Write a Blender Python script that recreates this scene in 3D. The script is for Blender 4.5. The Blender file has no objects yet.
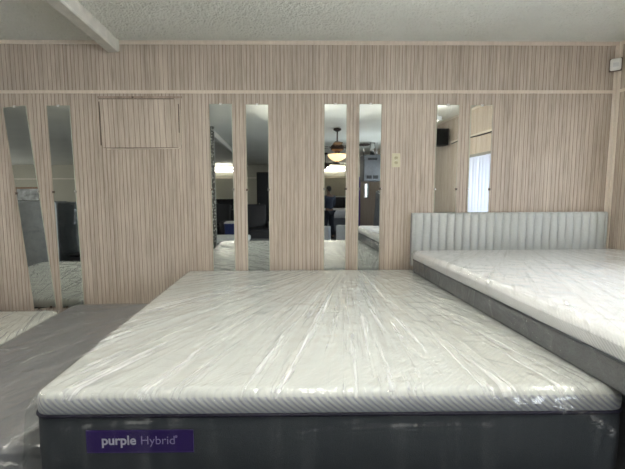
import bpy, bmesh, math, random
import numpy as np
from mathutils import Vector, Matrix, noise
PI = math.pi
R = math.radians
random.seed(7)
rng = np.random.RandomState(11)
SC = bpy.context.scene
COL = SC.collection

# ------------------------------------------------------------------ helpers
def link(o, parent=None):
    COL.objects.link(o)
    if parent is not None:
        o.parent = parent
    return o

def thing(name, label, cat, loc=(0, 0, 0), rot=(0, 0, 0), group=None):
    o = bpy.data.objects.new(name, None)
    o.empty_display_size = 0.1
    link(o)
    o.location = loc
    o.rotation_euler = rot
    o['label'] = label
    o['category'] = cat
    if group:
        o['group'] = group
    return o

def finish(name, me, mats, parent=None, smooth=False):
    if not isinstance(mats, (list, tuple)):
        mats = [mats]
    for m in mats:
        me.materials.append(m)
    if smooth is True:
        me.shade_smooth()
    elif smooth:
        me.shade_smooth()
        bm = bmesh.new(); bm.from_mesh(me)
        for e in bm.edges:
            if len(e.link_faces) == 2 and e.calc_face_angle(0) > R(smooth):
                e.smooth = False
        bm.to_mesh(me); bm.free()
    o = bpy.data.objects.new(name, me)
    return link(o, parent)

def obj(name, bm, mats, parent=None, smooth=False):
    me = bpy.data.meshes.new(name)
    bmesh.ops.recalc_face_normals(bm, faces=bm.faces[:])
    bm.to_mesh(me); bm.free()
    return finish(name, me, mats, parent, smooth)

def struct(name, bm, mats, smooth=False):
    o = obj(name, bm, mats, None, smooth)
    o['kind'] = 'structure'
    return o

def box(bm, x0, x1, y0, y1, z0, z1, bev=0, seg=2, M=None, mi=0):
    r = bmesh.ops.create_cube(bm, size=1)
    vs = r['verts']
    for v in vs:
        v.co = Vector(((x0 + x1) / 2 + v.co.x * (x1 - x0), (y0 + y1) / 2 + v.co.y * (y1 - y0), (z0 + z1) / 2 + v.co.z * (z1 - z0)))
    fs = set(f for v in vs for f in v.link_faces)
    if bev:
        es = list(set(e for v in vs for e in v.link_edges))
        q = bmesh.ops.bevel(bm, geom=es, offset=bev, segments=seg, affect='EDGES', profile=0.5)
        fs = set(q['faces']) | set(f for f in fs if f.is_valid)
        vs = list(set(v for f in fs for v in f.verts))
    for f in fs:
        f.material_index = mi
    if M is not None:
        for v in vs:
            v.co = M @ v.co
    return bm

def bx(*a, **k):
    return box(bmesh.new(), *a, **k)

def cyl(bm, p0, p1, r0, r1=None, n=16, caps=True):
    r1 = r0 if r1 is None else r1
    p0 = Vector(p0); p1 = Vector(p1)
    d = (p1 - p0)
    q = d.to_track_quat('Z', 'Y').to_matrix().to_4x4()
    r = bmesh.ops.create_cone(bm, cap_ends=caps, segments=n, radius1=r0, radius2=r1, depth=d.length)
    M = Matrix.Translation((p0 + p1) / 2) @ q
    for v in r['verts']:
        v.co = M @ v.co
    return bm

def lathe(bm, prof, n=24, c=(0, 0, 0)):
    rings = []
    for r, z in prof:
        rings.append([bm.verts.new((c[0] + r * math.cos(2 * PI * i / n), c[1] + r * math.sin(2 * PI * i / n), c[2] + z)) for i in range(n)])
    for a, b in zip(rings, rings[1:]):
        for i in range(n):
            bm.faces.new((a[i], a[(i + 1) % n], b[(i + 1) % n], b[i]))
    for ring in (rings[0], rings[-1]):
        try: bm.faces.new(ring)
        except ValueError: pass
    return bm

def rrect(x0, x1, y0, y1, r, inset, nc=8, ns=14):
    """outline of a rounded rectangle, inset by `inset` (negative = outward)"""
    pts = []
    r2 = max(r - inset, 0.003)
    X0, X1, Y0, Y1 = x0 + inset, x1 - inset, y0 + inset, y1 - inset
    cs = [(X1 - r2, Y0 + r2, -PI / 2), (X1 - r2, Y1 - r2, 0), (X0 + r2, Y1 - r2, PI / 2), (X0 + r2, Y0 + r2, PI)]
    for k, (cx, cy, a0) in enumerate(cs):
        for i in range(nc + 1):
            a = a0 + PI / 2 * i / nc
            pts.append((cx + r2 * math.cos(a), cy + r2 * math.sin(a)))
        nx = cs[(k + 1) % 4]
        a = nx[2]
        q = (nx[0] + r2 * math.cos(a), nx[1] + r2 * math.sin(a)); p = pts[-1]
        for i in range(1, ns):
            pts.append((p[0] + (q[0] - p[0]) * i / ns, p[1] + (q[1] - p[1]) * i / ns))
    return pts

def loft(x0, x1, y0, y1, r, prof, wob=0.0, top=True, bottom=True, seed=0):
    bm = bmesh.new()
    rings = []
    for (ins, z) in prof:
        ring = []
        for (x, y) in rrect(x0, x1, y0, y1, r, ins):
            n = noise.noise(Vector((x * 2.2 + seed, y * 2.2, z * 3))) * wob
            ring.append(bm.verts.new((x, y, z + n)))
        rings.append(ring)
    for a, b in zip(rings, rings[1:]):
        n = len(a)
        for i in range(n):
            bm.faces.new((a[i], a[(i + 1) % n], b[(i + 1) % n], b[i]))
    if bottom: bm.faces.new(rings[0])
    if top: bm.faces.new(rings[-1])
    return bm

def sweep(bm, pts, r, n=8, closed=False):
    P = [Vector(p) for p in pts]
    rings = []
    N = len(P)
    up = Vector((0, 0, 1))
    for i, p in enumerate(P):
        a = P[(i - 1) % N] if (closed or i > 0) else p
        b = P[(i + 1) % N] if (closed or i < N - 1) else p
        t = (b - a).normalized()
        s = t.cross(up)
        if s.length < 1e-4: s = t.cross(Vector((1, 0, 0)))
        s.normalize(); u = s.cross(t)
        rings.append([bm.verts.new(p + s * r * math.cos(2 * PI * k / n) + u * r * math.sin(2 * PI * k / n)) for k in range(n)])
    pairs = list(zip(rings, rings[1:])) + ([(rings[-1], rings[0])] if closed else [])
    for a, b in pairs:
        for k in range(n):
            bm.faces.new((a[k], a[(k + 1) % n], b[(k + 1) % n], b[k]))
    if not closed:
        bm.faces.new(rings[0]); bm.faces.new(rings[-1])
    return bm

# ------------------------------------------------------------------ materials
def mat(name):
    m = bpy.data.materials.new(name); m.use_nodes = True
    nt = m.node_tree
    return m, nt, nt.nodes['Principled BSDF'], nt.nodes['Material Output']

def N(nt, t, **k):
    n = nt.nodes.new(t)
    for a, v in k.items():
        if a.startswith('i_'):
            n.inputs[a[2:].replace('_', ' ')].default_value = v
        else:
            setattr(n, a, v)
    return n

def coords(nt, scale=(1, 1, 1), rot=(0, 0, 0)):
    tc = N(nt, 'ShaderNodeTexCoord'); mp = N(nt, 'ShaderNodeMapping')
    mp.inputs['Scale'].default_value = scale; mp.inputs['Rotation'].default_value = rot
    nt.links.new(tc.outputs['Object'], mp.inputs['Vector'])
    return mp

def ramp(nt, fac, stops):
    r = N(nt, 'ShaderNodeValToRGB')
    while len(r.color_ramp.elements) < len(stops): r.color_ramp.elements.new(0.5)
    for e, (p, c) in zip(r.color_ramp.elements, stops):
        e.position = p; e.color = (*c, 1)
    nt.links.new(fac, r.inputs['Fac'])
    return r

def plain(name, c, rough=0.6, metal=0, noise_amt=0.12, nscale=30, bump=0.0, spec=0.5):
    m, nt, b, o = mat(name)
    mp = coords(nt)
    n = N(nt, 'ShaderNodeTexNoise', i_Scale=nscale, i_Detail=4)
    nt.links.new(mp.outputs[0], n.inputs['Vector'])
    lo = tuple(x * (1 - noise_amt) for x in c); hi = tuple(min(1, x * (1 + noise_amt)) for x in c)
    r = ramp(nt, n.outputs['Fac'], [(0.3, lo), (0.7, hi)])
    nt.links.new(r.outputs[0], b.inputs['Base Color'])
    b.inputs['Roughness'].default_value = rough; b.inputs['Metallic'].default_value = metal
    b.inputs['Specular IOR Level'].default_value = spec
    if bump:
        bp = N(nt, 'ShaderNodeBump', i_Strength=bump, i_Distance=0.004)
        nt.links.new(n.outputs['Fac'], bp.inputs['Height']); nt.links.new(bp.outputs[0], b.inputs['Normal'])
    return m

def wood_panel(name, dark, mid, light, axis_swap=False):
    m, nt, b, o = mat(name)
    sc = (1, 1, 1)
    mp = coords(nt, (9, 9, 0.75))
    n0 = N(nt, 'ShaderNodeTexNoise', i_Scale=1.0, i_Detail=2)
    nt.links.new(mp.outputs[0], n0.inputs['Vector'])
    mp2 = coords(nt, (26, 26, 1.1))
    n1 = N(nt, 'ShaderNodeTexNoise', i_Scale=1.0, i_Detail=5, i_Roughness=0.65, i_Distortion=1.6)
    nt.links.new(mp2.outputs[0], n1.inputs['Vector'])
    mp3 = coords(nt, (170, 170, 7))
    n2 = N(nt, 'ShaderNodeTexNoise', i_Scale=1.0, i_Detail=3)
    nt.links.new(mp3.outputs[0], n2.inputs['Vector'])
    a = N(nt, 'ShaderNodeMix', data_type='FLOAT'); a.inputs[0].default_value = 0.42
    nt.links.new(n1.outputs['Fac'], a.inputs[2]); nt.links.new(n2.outputs['Fac'], a.inputs[3])
    a2 = N(nt, 'ShaderNodeMix', data_type='FLOAT'); a2.inputs[0].default_value = 0.25
    nt.links.new(a.outputs[0], a2.inputs[2]); nt.links.new(n0.outputs['Fac'], a2.inputs[3])
    r = ramp(nt, a2.outputs[0], [(0.36, dark), (0.5, mid), (0.64, light)])
    nt.links.new(r.outputs[0], b.inputs['Base Color'])
    b.inputs['Roughness'].default_value = 0.42
    b.inputs['Specular IOR Level'].default_value = 0.4
    bp = N(nt, 'ShaderNodeBump', i_Strength=0.12, i_Distance=0.002)
    nt.links.new(n2.outputs['Fac'], bp.inputs['Height']); nt.links.new(bp.outputs[0], b.inputs['Normal'])
    return m

M_PANEL = wood_panel('panelling', (0.34, 0.28, 0.225), (0.495, 0.42, 0.35), (0.64, 0.56, 0.48))
M_GROOVE = plain('panel_groove', (0.29, 0.22, 0.18), 0.7)
M_TRIM = wood_panel('trim_wood', (0.62, 0.54, 0.45), (0.68, 0.60, 0.51), (0.74, 0.66, 0.57))
M_BACKW = plain('painted_wall', (0.42, 0.40, 0.33), 0.8)
M_DARK = plain('black_plastic', (0.012, 0.012, 0.013), 0.45)
M_DARKCLOTH = plain('dark_leather', (0.02, 0.02, 0.025), 0.5)
M_NAVY = plain('navy_cloth', (0.035, 0.045, 0.075), 0.85, nscale=60, bump=0.3)
M_WHITE = plain('white_plastic', (0.75, 0.75, 0.72), 0.4, noise_amt=0.03)
M_ALMOND = plain('almond_plastic', (0.60, 0.57, 0.40), 0.35, noise_amt=0.03)
M_CHROME = plain('bright_metal', (0.75, 0.75, 0.75), 0.2, metal=1, noise_amt=0.03)
M_BROWNPLAS = plain('brown_clip', (0.10, 0.07, 0.05), 0.4)
M_GREYFAB = plain('grey_fabric', (0.105, 0.108, 0.115), 0.9, nscale=260, noise_amt=0.35, bump=0.25)
M_GREYBORDER = plain('grey_border', (0.050, 0.057, 0.066), 0.9, nscale=420, noise_amt=0.3, bump=0.3)
M_FOUND = plain('foundation_grey', (0.215, 0.215, 0.235), 0.9, nscale=300, noise_amt=0.2, bump=0.25)
M_PIPE = plain('purple_piping', (0.010, 0.007, 0.025), 0.6)
M_PURPLE = plain('purple_label', (0.032, 0.010, 0.13), 0.55, noise_amt=0.08, nscale=200)
M_LETTER = plain('label_thread', (0.62, 0.60, 0.72), 0.6, noise_amt=0.05)
M_LETTER2 = plain('label_thread_thin', (0.36, 0.30, 0.55), 0.6, noise_amt=0.05)
M_FLOOR = plain('dark_carpet', (0.05, 0.055, 0.055), 0.95, nscale=300, noise_amt=0.5, bump=0.5)
M_HVAC = plain('grey_enamel', (0.11, 0.115, 0.125), 0.4)
M_BRASS = plain('bronze_metal', (0.06, 0.04, 0.03), 0.4, metal=0.7)
M_FRAMEWOOD = plain('frame_wood', (0.20, 0.10, 0.04), 0.5)
M_SKIN = plain('skin', (0.20, 0.12, 0.085), 0.55)
M_HAIR = plain('dark_hair', (0.012, 0.010, 0.009), 0.7, nscale=90, bump=0.4)
M_BANNER = plain('violet_vinyl', (0.16, 0.10, 0.42), 0.6)
M_BLUE = plain('blue_plastic', (0.04, 0.06, 0.20), 0.5)
M_WFRAME = plain('window_aluminium', (0.35, 0.35, 0.34), 0.4, metal=0.5)

# mirror
m, nt, b, o = mat('mirror_silver')
b.inputs['Metallic'].default_value = 1; b.inputs['Roughness'].default_value = 0.015
mp = coords(nt, (3, 3, 1.2)); n = N(nt, 'ShaderNodeTexNoise', i_Scale=1.5, i_Detail=2)
nt.links.new(mp.outputs[0], n.inputs['Vector'])
r = ramp(nt, n.outputs['Fac'], [(0.3, (0.66, 0.69, 0.675)), (0.7, (0.72, 0.745, 0.73))])
nt.links.new(r.outputs[0], b.inputs['Base Color'])
bp = N(nt, 'ShaderNodeBump', i_Strength=0.015, i_Distance=0.01)
nt.links.new(n.outputs['Fac'], bp.inputs['Height']); nt.links.new(bp.outputs[0], b.inputs['Normal'])
M_MIRROR = m
M_GLASSEDGE = plain('mirror_edge', (0.50, 0.52, 0.42), 0.15, noise_amt=0.1)

# popcorn ceiling
m, nt, b, o = mat('popcorn_ceiling')
mp = coords(nt, (1, 1, 1))
n1 = N(nt, 'ShaderNodeTexNoise', i_Scale=26, i_Detail=6, i_Roughness=0.7)
v1 = N(nt, 'ShaderNodeTexVoronoi', i_Scale=60)
n3 = N(nt, 'ShaderNodeTexNoise', i_Scale=1.1, i_Detail=3)
for q in (n1, v1, n3): nt.links.new(mp.outputs[0], q.inputs['Vector'])
mx = N(nt, 'ShaderNodeMath', operation='SUBTRACT'); nt.links.new(n1.outputs['Fac'], mx.inputs[0])
ml = N(nt, 'ShaderNodeMath', operation='MULTIPLY'); ml.inputs[1].default_value = 0.45
nt.links.new(v1.outputs['Distance'], ml.inputs[0]); nt.links.new(ml.outputs[0], mx.inputs[1])
bp = N(nt, 'ShaderNodeBump', i_Strength=0.8, i_Distance=0.03)
nt.links.new(mx.outputs[0], bp.inputs['Height']); nt.links.new(bp.outputs[0], b.inputs['Normal'])
r = ramp(nt, n3.outputs['Fac'], [(0.3, (0.77, 0.77, 0.695)), (0.7, (0.84, 0.84, 0.765))])
nt.links.new(r.outputs[0], b.inputs['Base Color']); b.inputs['Roughness'].default_value = 0.95
M_CEIL = m
M_BEAM = plain('beam_paint', (0.55, 0.53, 0.47), 0.8, nscale=14, noise_amt=0.12, bump=0.5)

# knitted mattress cover: white top, diagonal lilac rib
def knit(name, c0, c1, pitch=0.0235, chev=False, top_amt=0.35):
    m, nt, b, o = mat(name)
    tc = N(nt, 'ShaderNodeTexCoord')
    sp = N(nt, 'ShaderNodeSeparateXYZ'); nt.links.new(tc.outputs['Object'], sp.inputs[0])
    def M2(op, a, bb=None):
        q = N(nt, 'ShaderNodeMath', operation=op)
        for i, v in enumerate((a, bb)):
            if v is None: continue
            if isinstance(v, (int, float)): q.inputs[i].default_value = v
            else: nt.links.new(v, q.inputs[i])
        return q.outputs[0]
    X, Y, Z = sp.outputs
    ch = M2('MULTIPLY', M2('PINGPONG', M2('ADD', X, 5.0), 0.42), 1.0) if chev else X
    w = M2('ADD', ch, M2('MULTIPLY', M2('ADD', M2('MULTIPLY', Y, -0.9), Z), 1.25))
    s = M2('SINE', M2('MULTIPLY', w, 2 * PI / pitch))
    s = M2('MULTIPLY_ADD', s, 0.5); s.node.inputs[2].default_value = 0.5
    s2 = M2('SINE', M2('MULTIPLY', M2('ADD', M2('SUBTRACT', X, Y), Z), 2 * PI / (pitch * 0.55)))
    s2 = M2('MULTIPLY_ADD', s2, 0.5); s2.node.inputs[2].default_value = 0.5
    fac = M2('MULTIPLY', s, M2('MULTIPLY_ADD', s2, 0.3))
    fac.node.inputs[1].node.inputs[2].default_value = 0.7
    # how much of the pattern shows: the side band is knitted with the contrast yarn, the top is plainer
    g = N(nt, 'ShaderNodeNewGeometry'); sn = N(nt, 'ShaderNodeSeparateXYZ')
    tn = N(nt, 'ShaderNodeVectorTransform', vector_type='NORMAL', convert_from='WORLD', convert_to='OBJECT')
    side = M2('LESS_THAN', Z, SIDE_Z)
    amt = M2('MULTIPLY_ADD', side, 1 - top_amt); amt.node.inputs[2].default_value = top_amt
    f2 = M2('MULTIPLY', fac, amt)
    r = ramp(nt, f2, [(0.0, c0), (1.0, c1)])
    nt.links.new(r.outputs[0], b.inputs['Base Color'])
    b.inputs['Roughness'].default_value = 0.9
    bp = N(nt, 'ShaderNodeBump', i_Strength=0.35, i_Distance=0.003, invert=True)
    nt.links.new(fac, bp.inputs['Height']); nt.links.new(bp.outputs[0], b.inputs['Normal'])
    return m
SIDE_Z = 0.289
M_KNIT = knit('knit_cover', (0.63, 0.64, 0.61), (0.29, 0.30, 0.41), chev=False, top_amt=0.16)
M_KNIT2 = knit('knit_cover_ribbed', (0.76, 0.76, 0.77), (0.50, 0.50, 0.50), pitch=0.03, top_amt=0.2)

# thin clear plastic film
def film(name, focal=(0.42, 0.15), milky_glint=0.8, cross=0.22, haze=0.04, fine=0.5, rough=0.12, tint=(0.97, 0.98, 0.98)):
    m, nt, b, o = mat(name)
    nt.nodes.remove(b)
    g = N(nt, 'ShaderNodeNewGeometry')
    ior = N(nt, 'ShaderNodeMix', data_type='FLOAT'); ior.inputs[2].default_value = 1.5; ior.inputs[3].default_value = 1 / 1.5
    nt.links.new(g.outputs['Backfacing'], ior.inputs[0])
    # polar coordinates about the point the film is pulled from: long folds fan out of it
    tc = N(nt, 'ShaderNodeTexCoord'); sb = N(nt, 'ShaderNodeVectorMath', operation='SUBTRACT'); sb.inputs[1].default_value = (focal[0], focal[1], 0)
    nt.links.new(tc.outputs['Object'], sb.inputs[0])
    sp = N(nt, 'ShaderNodeSeparateXYZ'); nt.links.new(sb.outputs[0], sp.inputs[0])
    ny = N(nt, 'ShaderNodeMath', operation='MULTIPLY'); ny.inputs[1].default_value = -1; nt.links.new(sp.outputs[1], ny.inputs[0])
    at = N(nt, 'ShaderNodeMath', operation='ARCTAN2'); nt.links.new(sp.outputs[0], at.inputs[0]); nt.links.new(ny.outputs[0], at.inputs[1])
    ln = N(nt, 'ShaderNodeVectorMath', operation='LENGTH'); nt.links.new(sb.outputs[0], ln.inputs[0])
    pol = N(nt, 'ShaderNodeCombineXYZ'); nt.links.new(at.outputs[0], pol.inputs[0]); nt.links.new(ln.outputs['Value'], pol.inputs[1]); nt.links.new(sp.outputs[2], pol.inputs[2])
    def pmap(sx, sy, sz):
        q = N(nt, 'ShaderNodeMapping'); q.inputs['Scale'].default_value = (sx, sy, sz); nt.links.new(pol.outputs[0], q.inputs['Vector']); return q
    mp = pmap(60, 1.6, 3)
    n1 = N(nt, 'ShaderNodeTexNoise', i_Scale=1.0, i_Detail=3, i_Distortion=0.3)
    n2 = N(nt, 'ShaderNodeTexNoise', i_Scale=12, i_Detail=2, i_Distortion=1.2)
    nt.links.new(mp.outputs[0], n1.inputs['Vector'])
    mp2 = coords(nt); nt.links.new(mp2.outputs[0], n2.inputs['Vector'])
    ad = N(nt, 'ShaderNodeMath', operation='MULTIPLY_ADD'); ad.inputs[1].default_value = 0.3
    nt.links.new(n2.outputs['Fac'], ad.inputs[0]); nt.links.new(n1.outputs['Fac'], ad.inputs[2])
    bp = N(nt, 'ShaderNodeBump', i_Strength=fine, i_Distance=0.012)
    nt.links.new(ad.outputs[0], bp.inputs['Height'])
    fr = N(nt, 'ShaderNodeFresnel'); nt.links.new(ior.outputs[0], fr.inputs['IOR']); nt.links.new(bp.outputs[0], fr.inputs['Normal'])
    fm = N(nt, 'ShaderNodeMath', operation='MULTIPLY_ADD'); fm.inputs[1].default_value = 1.0; fm.inputs[2].default_value = 0.0; fm.use_clamp = True
    nt.links.new(fr.outputs[0], fm.inputs[0])
    tr = N(nt, 'ShaderNodeBsdfTransparent'); tr.inputs['Color'].default_value = (*tint, 1)
    df = N(nt, 'ShaderNodeBsdfDiffuse'); df.inputs['Color'].default_value = (0.95, 0.96, 0.96, 1)
    gl = N(nt, 'ShaderNodeBsdfGlossy'); gl.inputs['Roughness'].default_value = rough; gl.inputs['Color'].default_value = (1, 1, 1, 1)
    nt.links.new(bp.outputs[0], gl.inputs['Normal'])
    m1 = N(nt, 'ShaderNodeMixShader')
    # pale fold streaks: film lying double, plus highlights painted into its colour
    mp3 = pmap(52, 1.3, 2); n5 = N(nt, 'ShaderNodeTexNoise', i_Scale=1.0, i_Detail=4, i_Roughness=0.65, i_Distortion=0.5)
    nt.links.new(mp3.outputs[0], n5.inputs['Vector'])
    mr = N(nt, 'ShaderNodeMapRange'); mr.inputs[1].default_value = 0.52; mr.inputs[2].default_value = 0.72; mr.inputs[3].default_value = haze; mr.inputs[4].default_value = milky_glint
    nt.links.new(n5.outputs['Fac'], mr.inputs[0])
    mp6 = coords(nt, (3.5, 22, 3), (0, 0, 0.5)); n6 = N(nt, 'ShaderNodeTexNoise', i_Scale=1.0, i_Detail=5, i_Roughness=0.7, i_Distortion=1.8)
    nt.links.new(mp6.outputs[0], n6.inputs['Vector'])
    mr6 = N(nt, 'ShaderNodeMapRange'); mr6.inputs[1].default_value = 0.59; mr6.inputs[2].default_value = 0.70; mr6.inputs[3].default_value = 0; mr6.inputs[4].default_value = cross  # second set of painted pale streaks, crossing the fan
    nt.links.new(n6.outputs['Fac'], mr6.inputs[0])
    mxx = N(nt, 'ShaderNodeMath', operation='MAXIMUM'); nt.links.new(mr.outputs[0], mxx.inputs[0]); nt.links.new(mr6.outputs[0], mxx.inputs[1]); mr = mxx
    gz = N(nt, 'ShaderNodeSeparateXYZ'); nt.links.new(g.outputs['True Normal'], gz.inputs[0])
    az = N(nt, 'ShaderNodeMath', operation='ABSOLUTE'); nt.links.new(gz.outputs[2], az.inputs[0])
    mz = N(nt, 'ShaderNodeMapRange'); mz.inputs[1].default_value = 0.2; mz.inputs[2].default_value = 0.8; mz.inputs[3].default_value = 0.05; mz.inputs[4].default_value = 1.0
    nt.links.new(az.outputs[0], mz.inputs[0])
    mm = N(nt, 'ShaderNodeMath', operation='MULTIPLY'); nt.links.new(mr.outputs[0], mm.inputs[0]); nt.links.new(mz.outputs[0], mm.inputs[1]); nt.links.new(mm.outputs[0], m1.inputs[0])
    nt.links.new(tr.outputs[0], m1.inputs[1]); nt.links.new(df.outputs[0], m1.inputs[2])
    m2 = N(nt, 'ShaderNodeMixShader')
    nt.links.new(fm.outputs[0], m2.inputs[0]); nt.links.new(m1.outputs[0], m2.inputs[1]); nt.links.new(gl.outputs[0], m2.inputs[2])
    nt.links.new(m2.outputs[0], o.inputs['Surface'])
    return m
M_FILM = film('clear_film', focal=(0.45, 0.45), fine=0.3)
M_FILMR = film('clear_film_right', focal=(0.5, 0.9), fine=0.2, milky_glint=0.45, cross=0.15)
M_FILMD = film('crinkled_film', focal=(-0.3, 0.6), haze=0.07, milky_glint=0.55, cross=0.65, fine=0.35, rough=0.14)

m, nt, b, o = mat('blind_vane')
b.inputs['Base Color'].default_value = (0.5, 0.5, 0.54, 1); b.inputs['Roughness'].default_value = 0.7
tl = N(nt, 'ShaderNodeBsdfTranslucent'); tl.inputs['Color'].default_value = (0.35, 0.38, 0.42, 1)
ms = N(nt, 'ShaderNodeMixShader'); ms.inputs[0].default_value = 0.3
nt.links.new(b.outputs[0], ms.inputs[1]); nt.links.new(tl.outputs[0], ms.inputs[2]); nt.links.new(ms.outputs[0], o.inputs['Surface'])
M_VANE = m
def emit(name, c, s):
    m, nt, b, o = mat(name)
    b.inputs['Base Color'].default_value = (*c, 1)
    b.inputs['Emission Color'].default_value = (*c, 1); b.inputs['Emission Strength'].default_value = s
    return m
M_TUBE = emit('lamp_tube', (1.0, 0.965, 0.88), 27.0)
M_TUBE2 = emit('lamp_tube_old', (1.0, 0.96, 0.89), 20.0)  # same tube, strength lowered a little
M_TUBED = emit('lamp_tube_worn', (1.0, 0.95, 0.86), 16.0)  # same tube, strength lowered further to balance the room light
M_BOWL = emit('fan_bowl_glass', (1.0, 0.60, 0.28), 1.4)

m, nt, b, o = mat('window_glass')
nt.nodes.remove(b)
tr = N(nt, 'ShaderNodeBsdfTransparent'); gl = N(nt, 'ShaderNodeBsdfGlossy'); gl.inputs['Roughness'].default_value = 0.02
mxs = N(nt, 'ShaderNodeMixShader'); mxs.inputs[0].default_value = 0.06
nt.links.new(tr.outputs[0], mxs.inputs[1]); nt.links.new(gl.outputs[0], mxs.inputs[2]); nt.links.new(mxs.outputs[0], o.inputs['Surface'])
M_GLASS = m

# mottled post
m, nt, b, o = mat('mottled_post')
mp = coords(nt, (1, 1, 0.7)); v = N(nt, 'ShaderNodeTexVoronoi', i_Scale=34)
nt.links.new(mp.outputs[0], v.inputs['Vector'])
r = ramp(nt, v.outputs['Distance'], [(0.15, (0.62, 0.62, 0.58)), (0.5, (0.08, 0.08, 0.07))])
nt.links.new(r.outputs[0], b.inputs['Base Color']); b.inputs['Roughness'].default_value = 0.3
M_POST = m

# ------------------------------------------------------------------ setting
XL, XR, YB, ZC = -12.0, 2.81, -13.0, 2.63
ZR = 2.231   # mid rail height
struct('floor', bx(XL, XR, YB, 0.15, -0.05, 0), M_FLOOR)
bm = bmesh.new()
CX0, CY0, st = -3.6, -1.5, 0.0125
nx, ny = int((XR + 0.09 - CX0) / st), int((0.15 - CY0) / st)
gx = [CX0 + (XR + 0.09 - CX0) * i / nx for i in range(nx + 1)]; gy = [CY0 + (0.15 - CY0) * j / ny for j in range(ny + 1)]
def pop(x, y):
    e = min(1, (x - CX0) / 0.1, (y - CY0) / 0.1, max(0, (-0.02 - y) / 0.05), max(0, (XR - 0.02 - x) / 0.05))
    if e <= 0: return 0
    v = noise.noise(Vector((x * 38, y * 38, 0))) * 0.6 + noise.noise(Vector((x * 75, y * 75, 5))) * 0.5 + 0.25
    return -max(0, v) * 0.016 * max(0, e)
G = [[bm.verts.new((x, y, ZC + pop(x, y))) for x in gx] for y in gy]
for j in range(ny):
    for i in range(nx): bm.faces.new((G[j][i], G[j + 1][i], G[j + 1][i + 1], G[j][i + 1]))
def cquad(x0, x1, y0, y1): bm.faces.new([bm.verts.new(p) for p in ((x0, y0, ZC), (x0, y1, ZC), (x1, y1, ZC), (x1, y0, ZC))])
cquad(XL, XR + 0.09, YB, CY0); cquad(XL, CX0, CY0, 0.15)
box(bm, XL, XR + 0.09, YB, 0.15, ZC + 0.02, ZC + 0.08)
struct('ceiling', bm, M_CEIL, 80)

def grooved(along0, along1, z0, z1, pitch, seed, gw=0.004, gd=0.0022, depth=0.03, parts=None):
    """panel with V grooves; runs along +a, front face at d=0, body to +depth; returns bm in (a, d, z)"""
    rs = random.Random(seed)
    bm = bmesh.new()
    prof = [(along0, 0, 0)]
    a = along0 + pitch * 0.6
    while a < along1 - pitch * 0.4:
        w = gw * rs.uniform(0.8, 1.2)
        prof += [(a - w / 2, 0, 1), (a, gd, 1), (a + w / 2, 0, 0)]
        a += pitch * rs.choice([0.82, 0.95, 1.0, 1.05, 1.2])
    prof.append((along1, 0, 0))
    lo = [bm.verts.new((p[0], p[1], z0)) for p in prof]
    hi = [bm.verts.new((p[0], p[1], z1)) for p in prof]
    for i in range(len(prof) - 1):
        f = bm.faces.new((lo[i], lo[i + 1], hi[i + 1], hi[i]))
        f.material_index = prof[i][2]
    b0 = [bm.verts.new((q, depth, z)) for q, z in ((along0, z0), (along1, z0), (along1, z1), (along0, z1))]
    bm.faces.new(b0)
    bm.faces.new([lo[-1], b0[1], b0[2], hi[-1]]); bm.faces.new([b0[0], lo[0], hi[0], b0[3]])
    bm.faces.new(list(reversed(lo)) + [b0[0], b0[1]]); bm.faces.new(hi + [b0[2], b0[3]])
    return bm

# the wall with the mirrors
bm = grooved(XL, XR, 0.0, ZR, 0.0325, 3)
b2 = grooved(XL, XR, ZR, ZC, 0.0325, 5)
me_tmp = bpy.data.meshes.new('tmp'); b2.to_mesh(me_tmp); b2.free(); bm.from_mesh(me_tmp); bpy.data.meshes.remove(me_tmp)
struct('wall_back', bm, [M_PANEL, M_GROOVE])

# right wall, built around two real windows and, between them, one added for light (y0, y1, z0, z1)
WINS = [(-2.44, -0.95, 0.98, 1.90), (-6.7, -4.3, 0.95, 2.05), (-9.75, -9.15, 1.25, 1.75)]
def to_right(bm):
    for v in bm.verts:
        a, d, z = v.co
        v.co = Vector((XR + d, a, z))
    return bm
bm = bmesh.new()
def add_piece(y0, y1, z0, z1, seed):
    p = to_right(grooved(y0, y1, z0, z1, 0.0355, seed, depth=0.09))
    t = bpy.data.meshes.new('t'); p.to_mesh(t); p.free(); bm.from_mesh(t); bpy.data.meshes.remove(t)
edges = [0.0]
for w in WINS: edges += [w[1], w[0]]
edges.append(YB)
for k in range(0, len(edges), 2):
    add_piece(edges[k + 1], edges[k], 0, ZC, 20 + k)
for k, w in enumerate(WINS):
    add_piece(w[0], w[1], 0, w[2], 40 + k); add_piece(w[0], w[1], w[3], ZC, 50 + k)
struct('wall_right', bm, [M_PANEL, M_GROOVE])

# left wall with a wide window added out of view for light, far wall
WL = (-11.5, -2.5, 0.7, 2.35)
bm = bx(XL - 0.1, XL, YB, WL[0], 0, ZC); box(bm, XL - 0.1, XL, WL[1], 0.15, 0, ZC)
box(bm, XL - 0.1, XL, WL[0], WL[1], 0, WL[2]); box(bm, XL - 0.1, XL, WL[0], WL[1], WL[3], ZC)
struct('wall_left', bm, M_BACKW)
DX0, DX1, DZ = -0.95, 0.0, 2.3
bm = bx(XL, DX0, YB - 0.1, YB, 0, ZC); box(bm, DX1, XR + 0.1, YB - 0.1, YB, 0, ZC); box(bm, DX0, DX1, YB - 0.1, YB, DZ, ZC)
struct('wall_front', bm, M_BACKW)
d = struct('door_1', bx(DX0 + 0.04, DX1 - 0.04, YB - 0.06, YB - 0.02, 0.01, DZ - 0.04, bev=0.004), plain('dark_door', (0.03, 0.035, 0.04), 0.4))
bm = bx(DX0, DX0 + 0.04, YB - 0.09, YB + 0.012, 0, DZ); box(bm, DX1 - 0.04, DX1, YB - 0.09, YB + 0.012, 0, DZ); box(bm, DX0, DX1, YB - 0.09, YB + 0.012, DZ - 0.04, DZ)
obj('door_frame', bm, M_DARK, d)
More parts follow.
